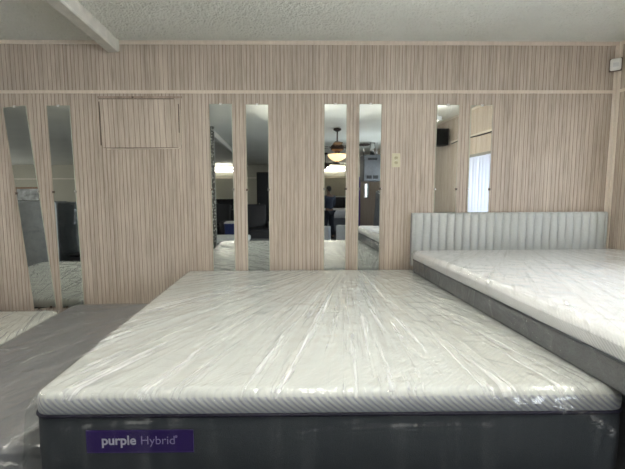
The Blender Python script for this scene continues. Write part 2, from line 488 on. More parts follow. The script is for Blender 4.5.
bm = bmesh.new(); cyl(bm, (DX0 + 0.12, YB - 0.02, 1.0), (DX0 + 0.12, YB + 0.03, 1.0), 0.012); bmesh.ops.create_uvsphere(bm, u_segments=12, v_segments=8, radius=0.028, matrix=Matrix.Translation((DX0 + 0.12, YB + 0.045, 1.0)))
obj('door_handle', bm, M_CHROME, d, True)

def window(n, y0, y1, z0, z1, X, nmull=1):
    s = 1 if X > 0 else -1
    a, b_ = sorted((X + s * 0.02, X + s * 0.06))
    t = 0.035
    bm = bx(a, b_, y0, y0 + t, z0, z1); box(bm, a, b_, y1 - t, y1, z0, z1)
    box(bm, a, b_, y0 + t, y1 - t, z0, z0 + t); box(bm, a, b_, y0 + t, y1 - t, z1 - t, z1)
    for k in range(1, nmull + 1):
        y = y0 + (y1 - y0) * k / (nmull + 1)
        box(bm, a, b_, y - 0.015, y + 0.015, z0 + t, z1 - t)
    w = struct('window_%d' % n, bm, M_WFRAME)
    c = (a + b_) / 2
    obj('window_glass', bx(c - 0.002, c + 0.002, y0 + t, y1 - t, z0 + t, z1 - t), M_GLASS, w)
    return w
window(1, *WINS[0], XR); window(2, *WINS[1], XR, 2); window(3, *WINS[2], XR, 0); window(4, *WL, XL, 5)  # second and fourth are unseen windows added to let light in

# trims
def strip_x(x0, x1, z0, z1, th=0.008): return bx(x0, x1, -th, 0.0, z0, z1, bev=0.0025)
def strip_y(y0, y1, z0, z1, th=0.008): return bx(XR - th, XR, y0, y1, z0, z1, bev=0.0025)
struct('trim_1', strip_x(XL, XR, ZR - 0.013, ZR + 0.013), M_TRIM)
struct('trim_2', strip_x(XL, XR, ZC - 0.03, ZC, 0.012), M_TRIM)
bm = bmesh.new()   # corner strip
pts = [(XR, 0), (XR - 0.034, 0), (XR - 0.030, -0.010), (XR - 0.011, -0.011), (XR - 0.010, -0.030), (XR, -0.034)]
lo = [bm.verts.new((x, y, 0)) for x, y in pts]; hi = [bm.verts.new((x, y, ZC - 0.001)) for x, y in pts]
for i in range(len(pts)): bm.faces.new((lo[i], lo[(i + 1) % 6], hi[(i + 1) % 6], hi[i]))
bm.faces.new(lo); bm.faces.new(hi)
struct('trim_3', bm, M_TRIM)
struct('trim_4', strip_y(YB, -0.034, ZR - 0.013, ZR + 0.013), M_TRIM)
struct('trim_5', strip_y(YB, -0.034, ZC - 0.03, ZC, 0.012), M_TRIM)
struct('trim_6', bx(XL, DX0, YB, YB + 0.02, 2.05, 2.085), M_TRIM)
struct('trim_7', bx(DX1, XR - 0.02, YB, YB + 0.02, 2.05, 2.085), M_TRIM)
struct('baseboard_back', bx(XL, XR - 0.035, -0.014, 0, 0, 0.09, bev=0.003), M_TRIM)
# ceiling beam running away from the wall, with a chamfered lower edge
bm = bmesh.new()
BX0, BX1, BZ = -1.375, -1.275, 2.535
pts = [(BX0, ZC), (BX0, BZ + 0.01), (BX0 + 0.01, BZ), (BX1 - 0.01, BZ), (BX1, BZ + 0.01), (BX1, ZC)]
nseg = 60
rings = []
for k in range(nseg + 1):
    y = -0.014 - (12.9) * k / nseg
    rings.append([bm.verts.new((x + 0.003 * noise.noise(Vector((y * 3, x * 9, 1))), y, z + (0.004 * noise.noise(Vector((y * 2.5, x * 20, z))) if z < ZC else 0))) for x, z in pts])
for a, b_ in zip(rings, rings[1:]):
    for i in range(5): bm.faces.new((a[i], a[i + 1], b_[i + 1], b_[i]))
bm.faces.new(rings[0]); bm.faces.new(rings[-1])
o = struct('ceiling_beam', bm, M_BEAM)
struct('support_post', bx(BX1 + 0.002, BX1 + 0.085, -4.06, -3.97, 0, ZC - 0.001, bev=0.004), M_POST)

# ------------------------------------------------------------------ mirrors
def make_mirror(label, loc, tilt):
    t = thing('wall_mirror', label, 'mirror', loc, (0, tilt, 0), 'tall narrow mirrors on the panelled wall')
    w, h = 0.186, 1.675          # origin at the middle of the top edge
    bm = bmesh.new()
    e = 0.0035
    a = [bm.verts.new((x, -0.0065, z)) for x, z in ((-w/2 + e, -e), (w/2 - e, -e), (w/2 - e, -h + e), (-w/2 + e, -h + e))]
    b_ = [bm.verts.new((x, -0.0045, z)) for x, z in ((-w/2, 0), (w/2, 0), (w/2, -h), (-w/2, -h))]
    c = [bm.verts.new((x, -0.0015, z)) for x, z in ((-w/2, 0), (w/2, 0), (w/2, -h), (-w/2, -h))]
    bm.faces.new(a)
    for i in range(4):
        j = (i + 1) % 4
        f = bm.faces.new((a[i], a[j], b_[j], b_[i])); f.material_index = 1
        f = bm.faces.new((b_[i], b_[j], c[j], c[i])); f.material_index = 1
    f = bm.faces.new(c); f.material_index = 1
    obj('mirror_glass', bm, [M_MIRROR, M_GLASSEDGE], t)
    def clip(x, z, m, ang):
        bm = bmesh.new()
        Mx = Matrix.Translation((x, 0, z)) @ Matrix.Rotation(ang, 4, 'Y')
        box(bm, -0.009, 0.009, -0.0105, -0.0070, -0.012, 0.006, bev=0.0012, M=Mx)
        box(bm, -0.009, 0.009, -0.0105, -0.0005, 0.0015, 0.007, bev=0.0010, M=Mx)
        cl = obj('mirror_clip', bm, m, t)
        bm = bmesh.new(); p = Mx @ Vector((0, -0.0104, 0.004)); cyl(bm, p, p + Vector((0, -0.002, 0)), 0.003, n=10)
        obj('screw', bm, M_CHROME, cl)
    clip(0, 0, M_WHITE, 0)
    for s in (-1, 1):
        clip(s * w / 2, -0.695, M_CHROME if s * loc[0] < 0 else M_BROWNPLAS, s * PI / 2)
    clip(-0.05, -h, M_BROWNPLAS, PI); clip(0.05, -h, M_BROWNPLAS, PI)
    return t
make_mirror('leftmost wall mirror, visibly hung crooked with its top leaning left', (-2.140, -0.0005, 2.117), R(-4.75))
make_mirror('second wall mirror from the left, hanging nearly straight beside the crooked one', (-1.790, -0.0005, 2.123), R(-0.85))
make_mirror('narrow wall mirror reflecting the mottled post, first to the right of the rectangular patch', (-0.480, -0.0005, 2.136), R(-0.2))
make_mirror('narrow wall mirror reflecting the dark door, left of the one showing the ceiling fan', (-0.183, -0.0005, 2.132), 0)
make_mirror('narrow wall mirror reflecting the ceiling fan and the standing person', (0.462, -0.0005, 2.135), 0)
make_mirror('narrow wall mirror reflecting the hanging grey heater, next to the almond outlet', (0.751, -0.0005, 2.135), 0)
make_mirror('narrow wall mirror reflecting the black speaker, above the headboard', (1.396, -0.0005, 2.128), 0)
make_mirror('rightmost narrow wall mirror reflecting the window blind, above the headboard', (1.680, -0.0005, 2.125), 0)

# ------------------------------------------------------------------ patch in the panelling
t = thing('wall_patch', 'rectangular patch in the wood panelling outlined by rounded moulding, between two pairs of mirrors', 'wall patch', (-1.137, 0, 1.775))
w, h = 0.655, 0.41
p = grooved(-w/2 + 0.012, w/2 - 0.012, 0.012, h - 0.012, 0.040, 77, gd=0.002, depth=0.0045)
for v in p.verts:
    v.co.y -= 0.005; v.co.x += (v.co.z - h/2) * -0.02
obj('panel', p, [M_PANEL, M_GROOVE], t)
bm = bmesh.new()
def arc_path(off):
    q = [(-w/2 + 0.05, -0.005, off)]
    q.append((w/2 - 0.03, -0.005, off + 0.004))
    for i in range(1, 7):
        a = -PI/2 + PI/2 * i / 6
        q.append((w/2 - 0.03 + (0.03 - off) * math.cos(a), -0.005, 0.034 + off*0 + (0.03 - off) * math.sin(a)))
    return q
path = arc_path(0.0) + [(w/2 - 0.002, -0.005, h - 0.09)]
sweep(bm, path, 0.0048, 8)
obj('moulding', bm, M_TRIM, t, True)
bm = bmesh.new()      # open gap beside the moulding, weathered edges
box(bm, w/2 - 0.0165, w/2 - 0.0105, -0.0062, -0.0005, 0.13, h - 0.05)
box(bm, -w/2 + 0.02, w/2 - 0.03, -0.0062, -0.0005, 0.0085, 0.0115)
box(bm, -w/2, w/2 - 0.05, -0.0055, -0.0005, h - 0.012, h - 0.007)
box(bm, -w/2 - 0.002, -w/2 + 0.004, -0.004, -0.0005, 0.03, h - 0.03)
obj('gap_edge', bm, M_BROWNPLAS, t)
bm = bmesh.new(); box(bm, -w/2 - 0.01, w/2 + 0.02, -0.0035, -0.0004, h - 0.004, h + 0.012, bev=0.001)
obj('edge_strip', bm, wood_panel('worn_strip', (0.18, 0.13, 0.10), (0.36, 0.28, 0.23), (0.48, 0.38, 0.32)), t)
bm = bmesh.new(); cyl(bm, (-0.055, -0.001, h + 0.004), (-0.055, -0.006, h + 0.004), 0.007, n=12)
obj('nail', bm, M_BROWNPLAS, t)

# ------------------------------------------------------------------ outlet
t = thing('wall_outlet', 'almond outlet plate on the wood panelling right of the centre mirrors', 'outlet', (0.972, 0, 1.676))
obj('cover_plate', bx(-0.035, 0.035, -0.006, -0.0005, -0.057, 0.057, bev=0.003), M_ALMOND, t)
for s in (-1, 1):
    bm = bmesh.new(); lathe(bm, [(0.0165, 0), (0.0165, 0.0015), (0.015, 0.0022)], 20)
    for v in bm.verts: v.co = Vector((v.co.x, -0.006 - v.co.z, v.co.y * 0.85 + s * 0.0195))
    so = obj('socket', bm, plain('almond_dark', (0.46, 0.43, 0.28), 0.4), t)
    bm = bx(-0.0075, -0.0055, -0.0088, -0.0080, s * 0.0195 - 0.002, s * 0.0195 + 0.006)
    box(bm, 0.0055, 0.0075, -0.0088, -0.0080, s * 0.0195 - 0.002, s * 0.0195 + 0.005)
    obj('slot', bm, M_DARK, so)
bm = bmesh.new(); cyl(bm, (0, -0.006, 0), (0, -0.0075, 0), 0.003, n=12)
obj('screw', bm, M_CHROME, t)

# ------------------------------------------------------------------ corner sensor
t = thing('motion_sensor', 'small white motion sensor mounted high in the right corner of the room', 'sensor', (2.755, -0.036, 2.437), (0, 0, R(-38)))
obj('back_plate', bx(-0.042, 0.042, -0.006, 0.004, -0.052, 0.052, bev=0.003), M_BROWNPLAS, t)
bm = loft(-0.036, 0.036, -0.046, 0.046, 0.014, [(0, 0.0), (0, 0.018), (0.005, 0.028), (0.013, 0.033)])
for v in bm.verts: v.co = Vector((v.co.x, -0.006 - v.co.z, v.co.y))
obj('housing', bm, M_WHITE, t, 40)
bm = loft(-0.020, 0.020, -0.006, 0.028, 0.006, [(0, 0.030), (0.001, 0.0355), (0.006, 0.038)])
for v in bm.verts: v.co = Vector((v.co.x, -0.006 - v.co.z, v.co.y - 0.018))
obj('lens', bm, plain('sensor_lens', (0.62, 0.63, 0.62), 0.3, noise_amt=0.02), t, 40)

# ------------------------------------------------------------------ plastic film
def film_mesh(name, x0, x1, y0, y1, ztop, drops, mtl, parent, step=0.007, ridges=(), seed=1, er=0.03, off=0.006, flare=0.05, crumple=0.0022, maxd=0.30, skip=None):
    """Film laid over a block: drops = (left, right, front, back) lengths hanging down each side."""
    L, Rr, F, B = drops
    X0, X1, Y0, Y1 = x0 - off, x1 + off, y0 - off, y1 + off
    us = np.arange(X0 - L, X1 + Rr + step, step); vs = np.arange(Y0 - F, Y1 + B + step, step)
    U, V = np.meshgrid(us, vs)
    def fold(S, a, b):
        # returns position, drop, and outward sign weight
        arc = er * PI / 2
        pos = np.clip(S, a + er, b - er); dz = np.zeros_like(S)
        for side, edge, sg in ((0, a, -1), (1, b, 1)):
            dist = sg * (S - (edge - sg * er))       # beyond the flat part
            mk = dist > 0
            th = np.clip(dist / er, 0, PI / 2)
            px = (edge - sg * er) + sg * er * np.sin(th)
            pz = er * (1 - np.cos(th)) + np.clip(dist - arc, 0, None)
            pos = np.where(mk, px, pos); dz = np.where(mk, pz, dz)
        return pos, dz
    Xp, dzx = fold(U, X0, X1); Yp, dzy = fold(V, Y0, Y1)
    # ridges: (cx, cy, angle, length, width, height)
    H = np.zeros_like(U)
    for (cx, cy, an, ln, wd, ht, bend) in ridges:
        dx, dy = math.cos(an), math.sin(an)
        A = (U - cx) * dx + (V - cy) * dy
        Bq = -(U - cx) * dy + (V - cy) * dx + bend * A * A
        mk = (np.abs(A) < ln) & (np.abs(Bq) < 4 * wd)
        if not mk.any(): continue
        H[mk] += ht * np.exp(-(Bq[mk] / wd) ** 2) * (1 - (A[mk] / ln) ** 2) ** 1.2
    rs = np.random.RandomState(seed)
    # low-frequency crumple from summed waves
    C = np.zeros_like(U)
    for _ in range(26):
        kx, ky = rs.normal(0, 22), rs.normal(0, 22)
        C += np.sin(U * kx + V * ky + rs.uniform(0, 6.3) + 1.5 * np.sin(U * ky * 0.3 - V * kx * 0.3))
    C = crumple * C / 5.0
    dz = dzx + dzy
    # outward push when hanging
    hang = np.clip(dz - er, 0, None)
    sx = np.where(U < (X0 + X1) / 2, -1, 1) * (dzx > er * 0.5); sy = np.where(V < (Y0 + Y1) / 2, -1, 1) * (dzy > er * 0.5)
    wv = 0.5 + 0.5 * np.sin(U * 9 + V * 7 + 2 * np.sin(U * 3.1)) 
    push = flare * np.clip(hang, 0, 0.35) * (0.35 + wv) + np.clip(H, 0, 1) + np.abs(C)
    side = np.clip(dz / er, 0, 1)
    pushx = push if flare < 0.3 else np.clip(push, 0, 0.012)
    Xo = Xp + sx * pushx * side; Yo = Yp + sy * push * side * np.where(V > (Y0 + Y1) / 2, 0.0, 1.0)
    Zo = ztop + 0.0035 - dz + (H + np.abs(C) + 0.001) * (1 - side)
    nv, nu = U.shape
    co = np.stack([Xo, Yo, Zo], -1).reshape(-1, 3)
    idx = np.arange(nv * nu).reshape(nv, nu)
    q = np.stack([idx[:-1, :-1], idx[:-1, 1:], idx[1:, 1:], idx[1:, :-1]], -1).reshape(-1, 4)
    dzc = dz[:-1, :-1].ravel(); q = q[dzc < maxd]
    if skip is not None:
        cu = (U[:-1, :-1] + step / 2).ravel(); cv = (V[:-1, :-1] + step / 2).ravel()
        q = q[~skip(cu, cv)]
    used, inv = np.unique(q.ravel(), return_inverse=True); co = co[used]; q = inv.reshape(-1, 4)
    me = bpy.data.meshes.new(name)
    me.vertices.add(len(co)); me.vertices.foreach_set('co', co.ravel())
    me.loops.add(len(q) * 4); me.loops.foreach_set('vertex_index', q.ravel())
    me.polygons.add(len(q)); me.polygons.foreach_set('loop_start', np.arange(len(q)) * 4)
    me.polygons.foreach_set('loop_total', np.full(len(q), 4))
    me.update(); me.validate()
    return finish(name, me, mtl, parent, True)

def fan_ridges(n, fx, fy, x0, x1, y0, y1, seed, wd=(0.006, 0.016), ht=(0.002, 0.006), ln=(0.15, 0.6), jitter=0.12):
    rs = np.random.RandomState(seed); out = []
    for _ in range(n):
        cx, cy = rs.uniform(x0, x1), rs.uniform(y0, y1)
        an = math.atan2(cy - fy, cx - fx) + rs.normal(0, jitter)
        w_ = rs.uniform(*wd)
        out.append((cx, cy, an, rs.uniform(*ln), w_, rs.uniform(*ht) * w_ / 0.01, rs.normal(0, 0.12)))
    return out
def rand_ridges(n, x0, x1, y0, y1, seed, wd=(0.006, 0.012), ht=(0.002, 0.005), ln=(0.04, 0.2)):
    rs = np.random.RandomState(seed)
    return [(rs.uniform(x0, x1), rs.uniform(y0, y1), rs.uniform(0, PI), rs.uniform(*ln), rs.uniform(*wd), rs.uniform(*ht), rs.normal(0, 1.0)) for _ in range(n)]

# ------------------------------------------------------------------ main mattress
FEET = plain('black_feet', (0.02, 0.02, 0.02), 0.5)
def bed_base(label, loc, x0, x1, y0, y1, z1, rot=0, z0=0.14, mtl=None):
    t = thing('bed_base', label, 'bed base', loc, (0, 0, rot))
    obj('base_box', loft(x0, x1, y0, y1, 0.05, [(0.012, z0), (0, z0 + 0.012), (0, z1 - 0.012), (0.012, z1)]), mtl or M_GREYBORDER, t, 40)
    for x in (x0 + 0.1, x1 - 0.1):
        for y in (y0 + 0.1, y1 - 0.1):
            bm = bmesh.new(); cyl(bm, (x, y, 0), (x, y, z0 + 0.002), 0.022, 0.032)
            obj('leg', bm, FEET, t, 40)
    return t

LOC, ROT = (0.196, -0.035, 0.0), R(-0.956)
bed_base('dark grey bed base under the centre mattress in the foreground', LOC, -0.955, 0.955, -2.03, -0.005, 0.448, ROT)
t = thing('mattress', 'white topped centre mattress with grey side and purple label, wrapped in plastic', 'mattress', (LOC[0], LOC[1], 0.4535), (0, 0, ROT))
W2, LN, TH = 0.978, 2.05, 0.307
zs = 0.230
obj('lower_border', loft(-W2, W2, -LN, 0, 0.055, [(0.04, 0.0), (0.012, 0.006), (0.0, 0.03), (-0.002, 0.11), (0.0, zs - 0.012), (0.006, zs)]), M_GREYBORDER, t, 60)
prof = [(0.006, zs), (0.000, zs + 0.008), (-0.002, zs + 0.035)]
for i in range(9):
    a = PI / 2 * i / 8
    prof.append((0.034 * (1 - math.cos(a)) - 0.001, TH - 0.034 + 0.034 * math.sin(a)))
prof += [(0.12, TH + 0.0015), (0.3, TH + 0.002)]
obj('knit_cover', loft(-W2, W2, -LN, 0, 0.055, prof, wob=0.0015), M_KNIT, t, 60)
bm = bmesh.new(); sweep(bm, [(x, y, zs) for x, y in rrect(-W2, W2, -LN, 0, 0.055, -0.0005)], 0.0062, 8, closed=True)
obj('piping', bm, M_PIPE, t, True)
# sewn label with lettering
lab = obj('brand_label', bx(-0.800, -0.450, -LN - 0.0058, -LN - 0.002, 0.106, 0.184, bev=0.0012), M_PURPLE, t)
bm = bmesh.new()
for (a, b_, c, d_) in ((-0.7985, -0.4515, 0.1805, 0.1815), (-0.7985, -0.4515, 0.1085, 0.1095)):
    box(bm, a, b_, -LN - 0.0064, -LN - 0.0056, c, d_)
obj('stitching', bm, plain('stitch_purple', (0.07, 0.03, 0.2), 0.7), lab)
def text_mesh(body, size, x, z, y, mtl, parent, name, bold=0.0):
    cu = bpy.data.curves.new('txt', 'FONT'); cu.body = body; cu.size = size; cu.extrude = 0.0004; cu.offset = bold; cu.space_character = 1.0
    to = bpy.data.objects.new('txt', cu); COL.objects.link(to)
    dg = bpy.context.evaluated_depsgraph_get(); dg.update()
    me = bpy.data.meshes.new_from_object(to.evaluated_get(dg))
    me.name = name
    xs = [v.co.x for v in me.vertices]
    wd = max(xs)
    for v in me.vertices:
        v.co = Vector((x + v.co.x, y - v.co.z, z + v.co.y))
    bpy.data.objects.remove(to); bpy.data.curves.remove(cu)
    me.materials.clear()
    finish(name, me, mtl, parent)
    return wd
wd = text_mesh('purple', 0.0437, -0.750, 0.136, -LN - 0.0064, M_LETTER, lab, 'bold_lettering', 0.0009)
wd2 = text_mesh('Hybrid', 0.0412, -0.750 + wd + 0.0135, 0.136, -LN - 0.0064, M_LETTER2, lab, 'thin_lettering', -0.0004)
text_mesh('®', 0.011, -0.750 + wd + 0.015 + wd2, 0.158, -LN - 0.0064, M_LETTER2, lab, 'trademark_sign')
rid = fan_ridges(330, 0.45, 0.35, -0.95, 0.55, -1.95, -0.02, 5, wd=(0.005, 0.012), ht=(0.0012, 0.0034), ln=(0.2, 0.8), jitter=0.07)
rid += fan_ridges(70, 0.42, 0.5, 0.3, 0.95, -1.95, -0.05, 6, wd=(0.006, 0.012), ht=(0.0015, 0.0035), ln=(0.1, 0.35), jitter=0.3)
rid += rand_ridges(70, 0.0, 0.95, -1.95, -0.9, 8, ht=(0.001, 0.002))
rid += rand_ridges(90, -1.1, 1.1, -2.2, -1.93, 9, ht=(0.001, 0.003), ln=(0.03, 0.1))
rid += [(0.75, -2.1, -0.25, 0.28, 0.010, 0.010, 1.2), (0.2, -2.16, 0.03, 0.6, 0.010, 0.005, 0.1), (-0.6, -2.14, 0.05, 0.35, 0.009, 0.005, 0.1), (0.95, -1.2, 1.6, 0.9, 0.010, 0.005, 0.02), (0.93, -0.6, 1.55, 0.5, 0.010, 0.004, 0.02)]
film_mesh('plastic_wrap', -W2, W2, -LN, 0, TH, (0.20, 0.20, 0.30, 0.05), M_FILM, t, ridges=rid, seed=2, er=0.04, step=0.0075)

# ------------------------------------------------------------------ left: grey foundation and low white mattress
t = thing('box_spring', 'grey plastic-wrapped foundation lying between the centre and the low left mattress', 'box spring', (0, 0, 0))
fx0, fx1, fy0, fy1, fz = -1.745, -0.835, -1.93, -0.015, 0.482
obj('fabric_top', loft(fx0, fx1, fy0, fy1, 0.10, [(0.0, fz - 0.16), (-0.001, fz - 0.1), (0, fz - 0.02), (0.006, fz - 0.006), (0.02, fz), (0.1, fz + 0.001)], wob=0.002), M_FOUND, t, 60)
obj('lower_box', loft(fx0, fx1, fy0, fy1, 0.10, [(0.01, 0.10), (0.002, 0.11), (0.002, fz - 0.161)]), M_GREYBORDER, t, 60)
bm = bmesh.new(); sweep(bm, [(x, y, fz - 0.16) for x, y in rrect(fx0, fx1, fy0, fy1, 0.10, -0.0005)], 0.004, 8, closed=True)
obj('piping', bm, M_PIPE, t, True)
for x in (fx0 + 0.1, fx1 - 0.1):
    for y in (fy0 + 0.1, fy1 - 0.1):
        bm = bmesh.new(); cyl(bm, (x, y, 0), (x, y, 0.102), 0.022, 0.03); obj('leg', bm, FEET, t, 40)
rid = fan_ridges(140, -0.6, 0.3, fx0, fx1, fy0, fy1, 15, wd=(0.007, 0.012), ht=(0.003, 0.007), ln=(0.1, 0.6), jitter=0.2)
rid += rand_ridges(60, fx0 + 0.1, fx1, fy0 - 0.1, fy0 + 1.0, 18, ht=(0.003, 0.007), ln=(0.05, 0.25))
rid += rand_ridges(60, fx0 - 0.1, fx1, fy0 - 0.2, fy1, 16, ht=(0.001, 0.005), ln=(0.05, 0.3))
film_mesh('plastic_wrap', fx0, fx1, fy0, fy1, fz, (0.03, 0.02, 0.33, 0.01), M_FILMD, t, ridges=rid, seed=4, er=0.03, crumple=0.0012, flare=0.5, maxd=0.14)

t = thing('mattress', 'low white mattress cut off by the left edge, wrapped in plastic', 'mattress', (-2.54, -0.17, 0.20))
w2 = 0.77
obj('lower_border', loft(-w2, w2, -2.03, 0, 0.07, [(0.03, 0.0), (0, 0.02), (0, 0.195), (0.006, 0.205)]), M_GREYBORDER, t, 60)
SIDE_Z = 0.262
M_KNIT3 = knit('knit_cover_low', (0.77, 0.78, 0.73), (0.5, 0.5, 0.52), pitch=0.02, top_amt=0.2)
obj('knit_cover', loft(-w2, w2, -2.03, 0, 0.07, [(0.006, 0.205), (0, 0.213), (0, 0.24), (0.008, 0.264), (0.024, 0.276), (0.045, 0.280), (0.3, 0.281)], wob=0.002), M_KNIT3, t, 60)
bm = bmesh.new(); sweep(bm, [(x, y, 0.205) for x, y in rrect(-w2, w2, -2.03, 0, 0.07, -0.0005)], 0.0045, 8, closed=True)
obj('piping', bm, M_PIPE, t, True)
rid = fan_ridges(120, -2.5, 0.6, -w2, w2, -2.0, 0, 25, jitter=0.3)
film_mesh('plastic_wrap', -w2, w2, -2.03, 0, 0.28, (0.05, 0.0, 0.15, 0.05), M_FILM, t, ridges=rid, seed=5, step=0.009)
bed_base('low dark base under the white mattress at the left edge', (-2.54, -0.17, 0), -0.76, 0.76, -2.02, -0.01, 0.197, z0=0.06)

# ------------------------------------------------------------------ right bed
RX0, RX1, RY0, RY1 = 1.07, 2.775, -2.33, -0.13
t = thing('mattress', 'higher white mattress on the right below the channelled headboard, wrapped in plastic', 'mattress', ((RX0 + RX1) / 2, RY1, 0.759))
w2 = (RX1 - RX0) / 2; ln = RY1 - RY0; TH2 = 0.179; zs2 = 0.108
obj('lower_border', loft(-w2, w2, -ln, 0, 0.09, [(0.03, 0.0), (0.004, 0.008), (0, 0.02), (0.0, zs2 - 0.01), (0.006, zs2)]), M_GREYFAB, t, 60)
prof = [(0.006, zs2), (0.0, zs2 + 0.008), (-0.002, zs2 + 0.05)]
for i in range(9):
    a = PI / 2 * i / 8
    prof.append((0.05 * (1 - math.cos(a)), TH2 - 0.05 + 0.05 * math.sin(a)))
SIDE_Z = 0.16
M_KNIT4 = knit('knit_cover_high', (0.78, 0.775, 0.78), (0.5, 0.5, 0.52), pitch=0.018, top_amt=0.2)
obj('knit_cover', loft(-w2, w2, -ln, 0, 0.09, prof + [(0.15, TH2 + 0.001), (0.4, TH2 + 0.002)], wob=0.003), M_KNIT4, t, 60)
bm = bmesh.new(); sweep(bm, [(x, y, zs2) for x, y in rrect(-w2, w2, -ln, 0, 0.09, -0.0005)], 0.005, 8, closed=True)
obj('piping', bm, M_GREYBORDER, t, True)
rid = fan_ridges(120, 0.2, 0.7, -w2, w2, -ln, 0, 35, wd=(0.006, 0.012), ht=(0.001, 0.003), ln=(0.2, 0.7), jitter=0.12)
rid += [(-w2 + 0.02, -0.5, 1.62, 0.5, 0.010, 0.006, 0.02), (-w2 + 0.0, -1.4, 1.55, 0.6, 0.010, 0.007, 0.0)]
rid += rand_ridges(60, -w2 - 0.3, -w2, -ln, 0, 36, ht=(0.001, 0.004), ln=(0.08, 0.3))
film_mesh('plastic_wrap', -w2, w2, -ln, 0, TH2, (0.21, 0.02, 0.2, 0.03), M_FILMR, t, ridges=rid, seed=6, er=0.05, flare=0.05, maxd=0.165)
bed_base('grey bed base under the higher mattress at the right wall', (0, 0, 0), RX0 + 0.14, RX1 - 0.02, RY0 + 0.02, RY1 - 0.03, 0.757, mtl=M_GREYFAB)

# headboard: upright channels
t = thing('headboard', 'low pale grey upholstered headboard with vertical channels against the panelled wall', 'headboard', (1.932, -0.012, 0))
hw = 0.828; z0, z1 = 0.79, 1.236
obj('frame', bx(-hw, hw, -0.045, 0, z0, z1 - 0.003, bev=0.006), plain('headboard_back', (0.35, 0.36, 0.36), 0.9), t)
bm = bmesh.new()
m, nt, b, o = mat('grey_velvet')
mp = coords(nt, (1, 1, 1)); n = N(nt, 'ShaderNodeTexNoise', i_Scale=220, i_Detail=3); nt.links.new(mp.outputs[0], n.inputs['Vector'])
r = ramp(nt, n.outputs['Fac'], [(0.3, (0.45, 0.475, 0.47)), (0.7, (0.60, 0.625, 0.62))]); nt.links.new(r.outputs[0], b.inputs['Base Color'])
b.inputs['Roughness'].default_value = 0.85; b.inputs['Sheen Weight'].default_value = 0.25
M_VELVET = m
nch = 24; cw = 2 * (hw - 0.02) / nch
cols = []
prof = []
for k in range(nch):
    c0 = -hw + 0.02 + k * cw
    for i in range(9 if k < nch - 1 else 10):
        u = i / 9.0
        prof.append((c0 + u * cw, -0.047 - 0.026 * (1 - (2 * u - 1) ** 2) ** 0.45))
prof = [(-hw, -0.046)] + [(-hw + 0.006, -0.058), (-hw + 0.015, -0.058)] + prof + [(hw - 0.012, -0.058), (hw - 0.004, -0.058), (hw, -0.046)]
zz = [(z0, 0.3), (z0 + 0.02, 1.0), (z1 - 0.05, 1.0), (z1 - 0.02, 0.93), (z1 - 0.007, 0.7), (z1, 0.3)]
grid = [[bm.verts.new((x, -0.044 + (y + 0.044) * s, z)) for x, y in prof] for z, s in zz]
for a, b_ in zip(grid, grid[1:]):
    for i in range(len(prof) - 1): bm.faces.new((a[i], a[i + 1], b_[i + 1], b_[i]))
top = [bm.verts.new((x, -0.02, z1 + 0.001)) for x, y in prof]
for i in range(len(prof) - 1): bm.faces.new((grid[-1][i], grid[-1][i + 1], top[i + 1], top[i]))
obj('channel_upholstery', bm, M_VELVET, t, 50)
for x in (-0.6, 0.6):
    obj('leg', bx(x - 0.03, x + 0.03, -0.035, -0.01, 0, z0 + 0.01), FEET, t)

# ------------------------------------------------------------------ window blind on the right wall
t = thing('vertical_blind', 'white vertical blind on the right wall window, seen only in the rightmost mirror', 'blind', (XR - 0.055, 0, 0))
y0, y1, z0, z1 = WINS[0]
obj('head_rail', bx(-0.03, 0.03, y0 - 0.05, y1 + 0.05, z1 + 0.005, z1 + 0.045, bev=0.003), plain('rail_grey', (0.25, 0.24, 0.22), 0.5), t)
n = 17
for k in range(n):
    y = y0 + (y1 - y0) * (k + 0.5) / n
    bm = bmesh.new()
    Mx = Matrix.Translation((0, y, 0)) @ Matrix.Rotation(R(27 + random.uniform(-9, 7)), 4, 'Z')
    pf = [(-0.042 + 0.084 * i / 6, 0.010 * (1 - ((i - 3) / 3) ** 2)) for i in range(7)]
    pf = pf + [(a, b_ + 0.0012) for a, b_ in reversed(pf)]
    lo = [bm.verts.new(Mx @ Vector((a, b_, z0 - 0.02))) for a, b_ in pf]; hi = [bm.verts.new(Mx @ Vector((a, b_, z1 + 0.004))) for a, b_ in pf]
    bm.faces.new(lo); bm.faces.new(hi)
    for i in range(len(pf)): bm.faces.new((lo[i], lo[(i + 1) % len(pf)], hi[(i + 1) % len(pf)], hi[i]))
    obj('vane', bm, M_VANE, t)

# ------------------------------------------------------------------ things seen in the mirrors
# speaker and cable
t = thing('wall_speaker', 'black loudspeaker high on the right wall, reflected in a mirror above the headboard', 'speaker', (2.63, -3.25, 2.18))
obj('cabinet', bx(-0.21, 0.13, -0.10, 0.10, 0, 0.27, bev=0.008), M_DARK, t)
obj('grille', bx(-0.20, 0.12, 0.1002, 0.108, 0.012, 0.258, bev=0.003), plain('speaker_cloth', (0.006, 0.006, 0.006), 0.95), t)
obj('bracket', bx(0.1305, 0.178, -0.03, 0.03, 0.10, 0.16), M_CHROME, t)
bm = bmesh.new()
pts = []
for i in range(25):
    u = i / 24
    pts.append((XR - 0.0095, -3.14 + u * 2.04, 2.20 + 0.012 * math.sin(u * 9) + 0.03 * u))
sweep(bm, pts, 0.009, 8)
o = obj('cable', bm, M_DARK, None, True)
o['label'] = 'black cable running along the right wall from the loudspeaker'; o['category'] = 'cable'

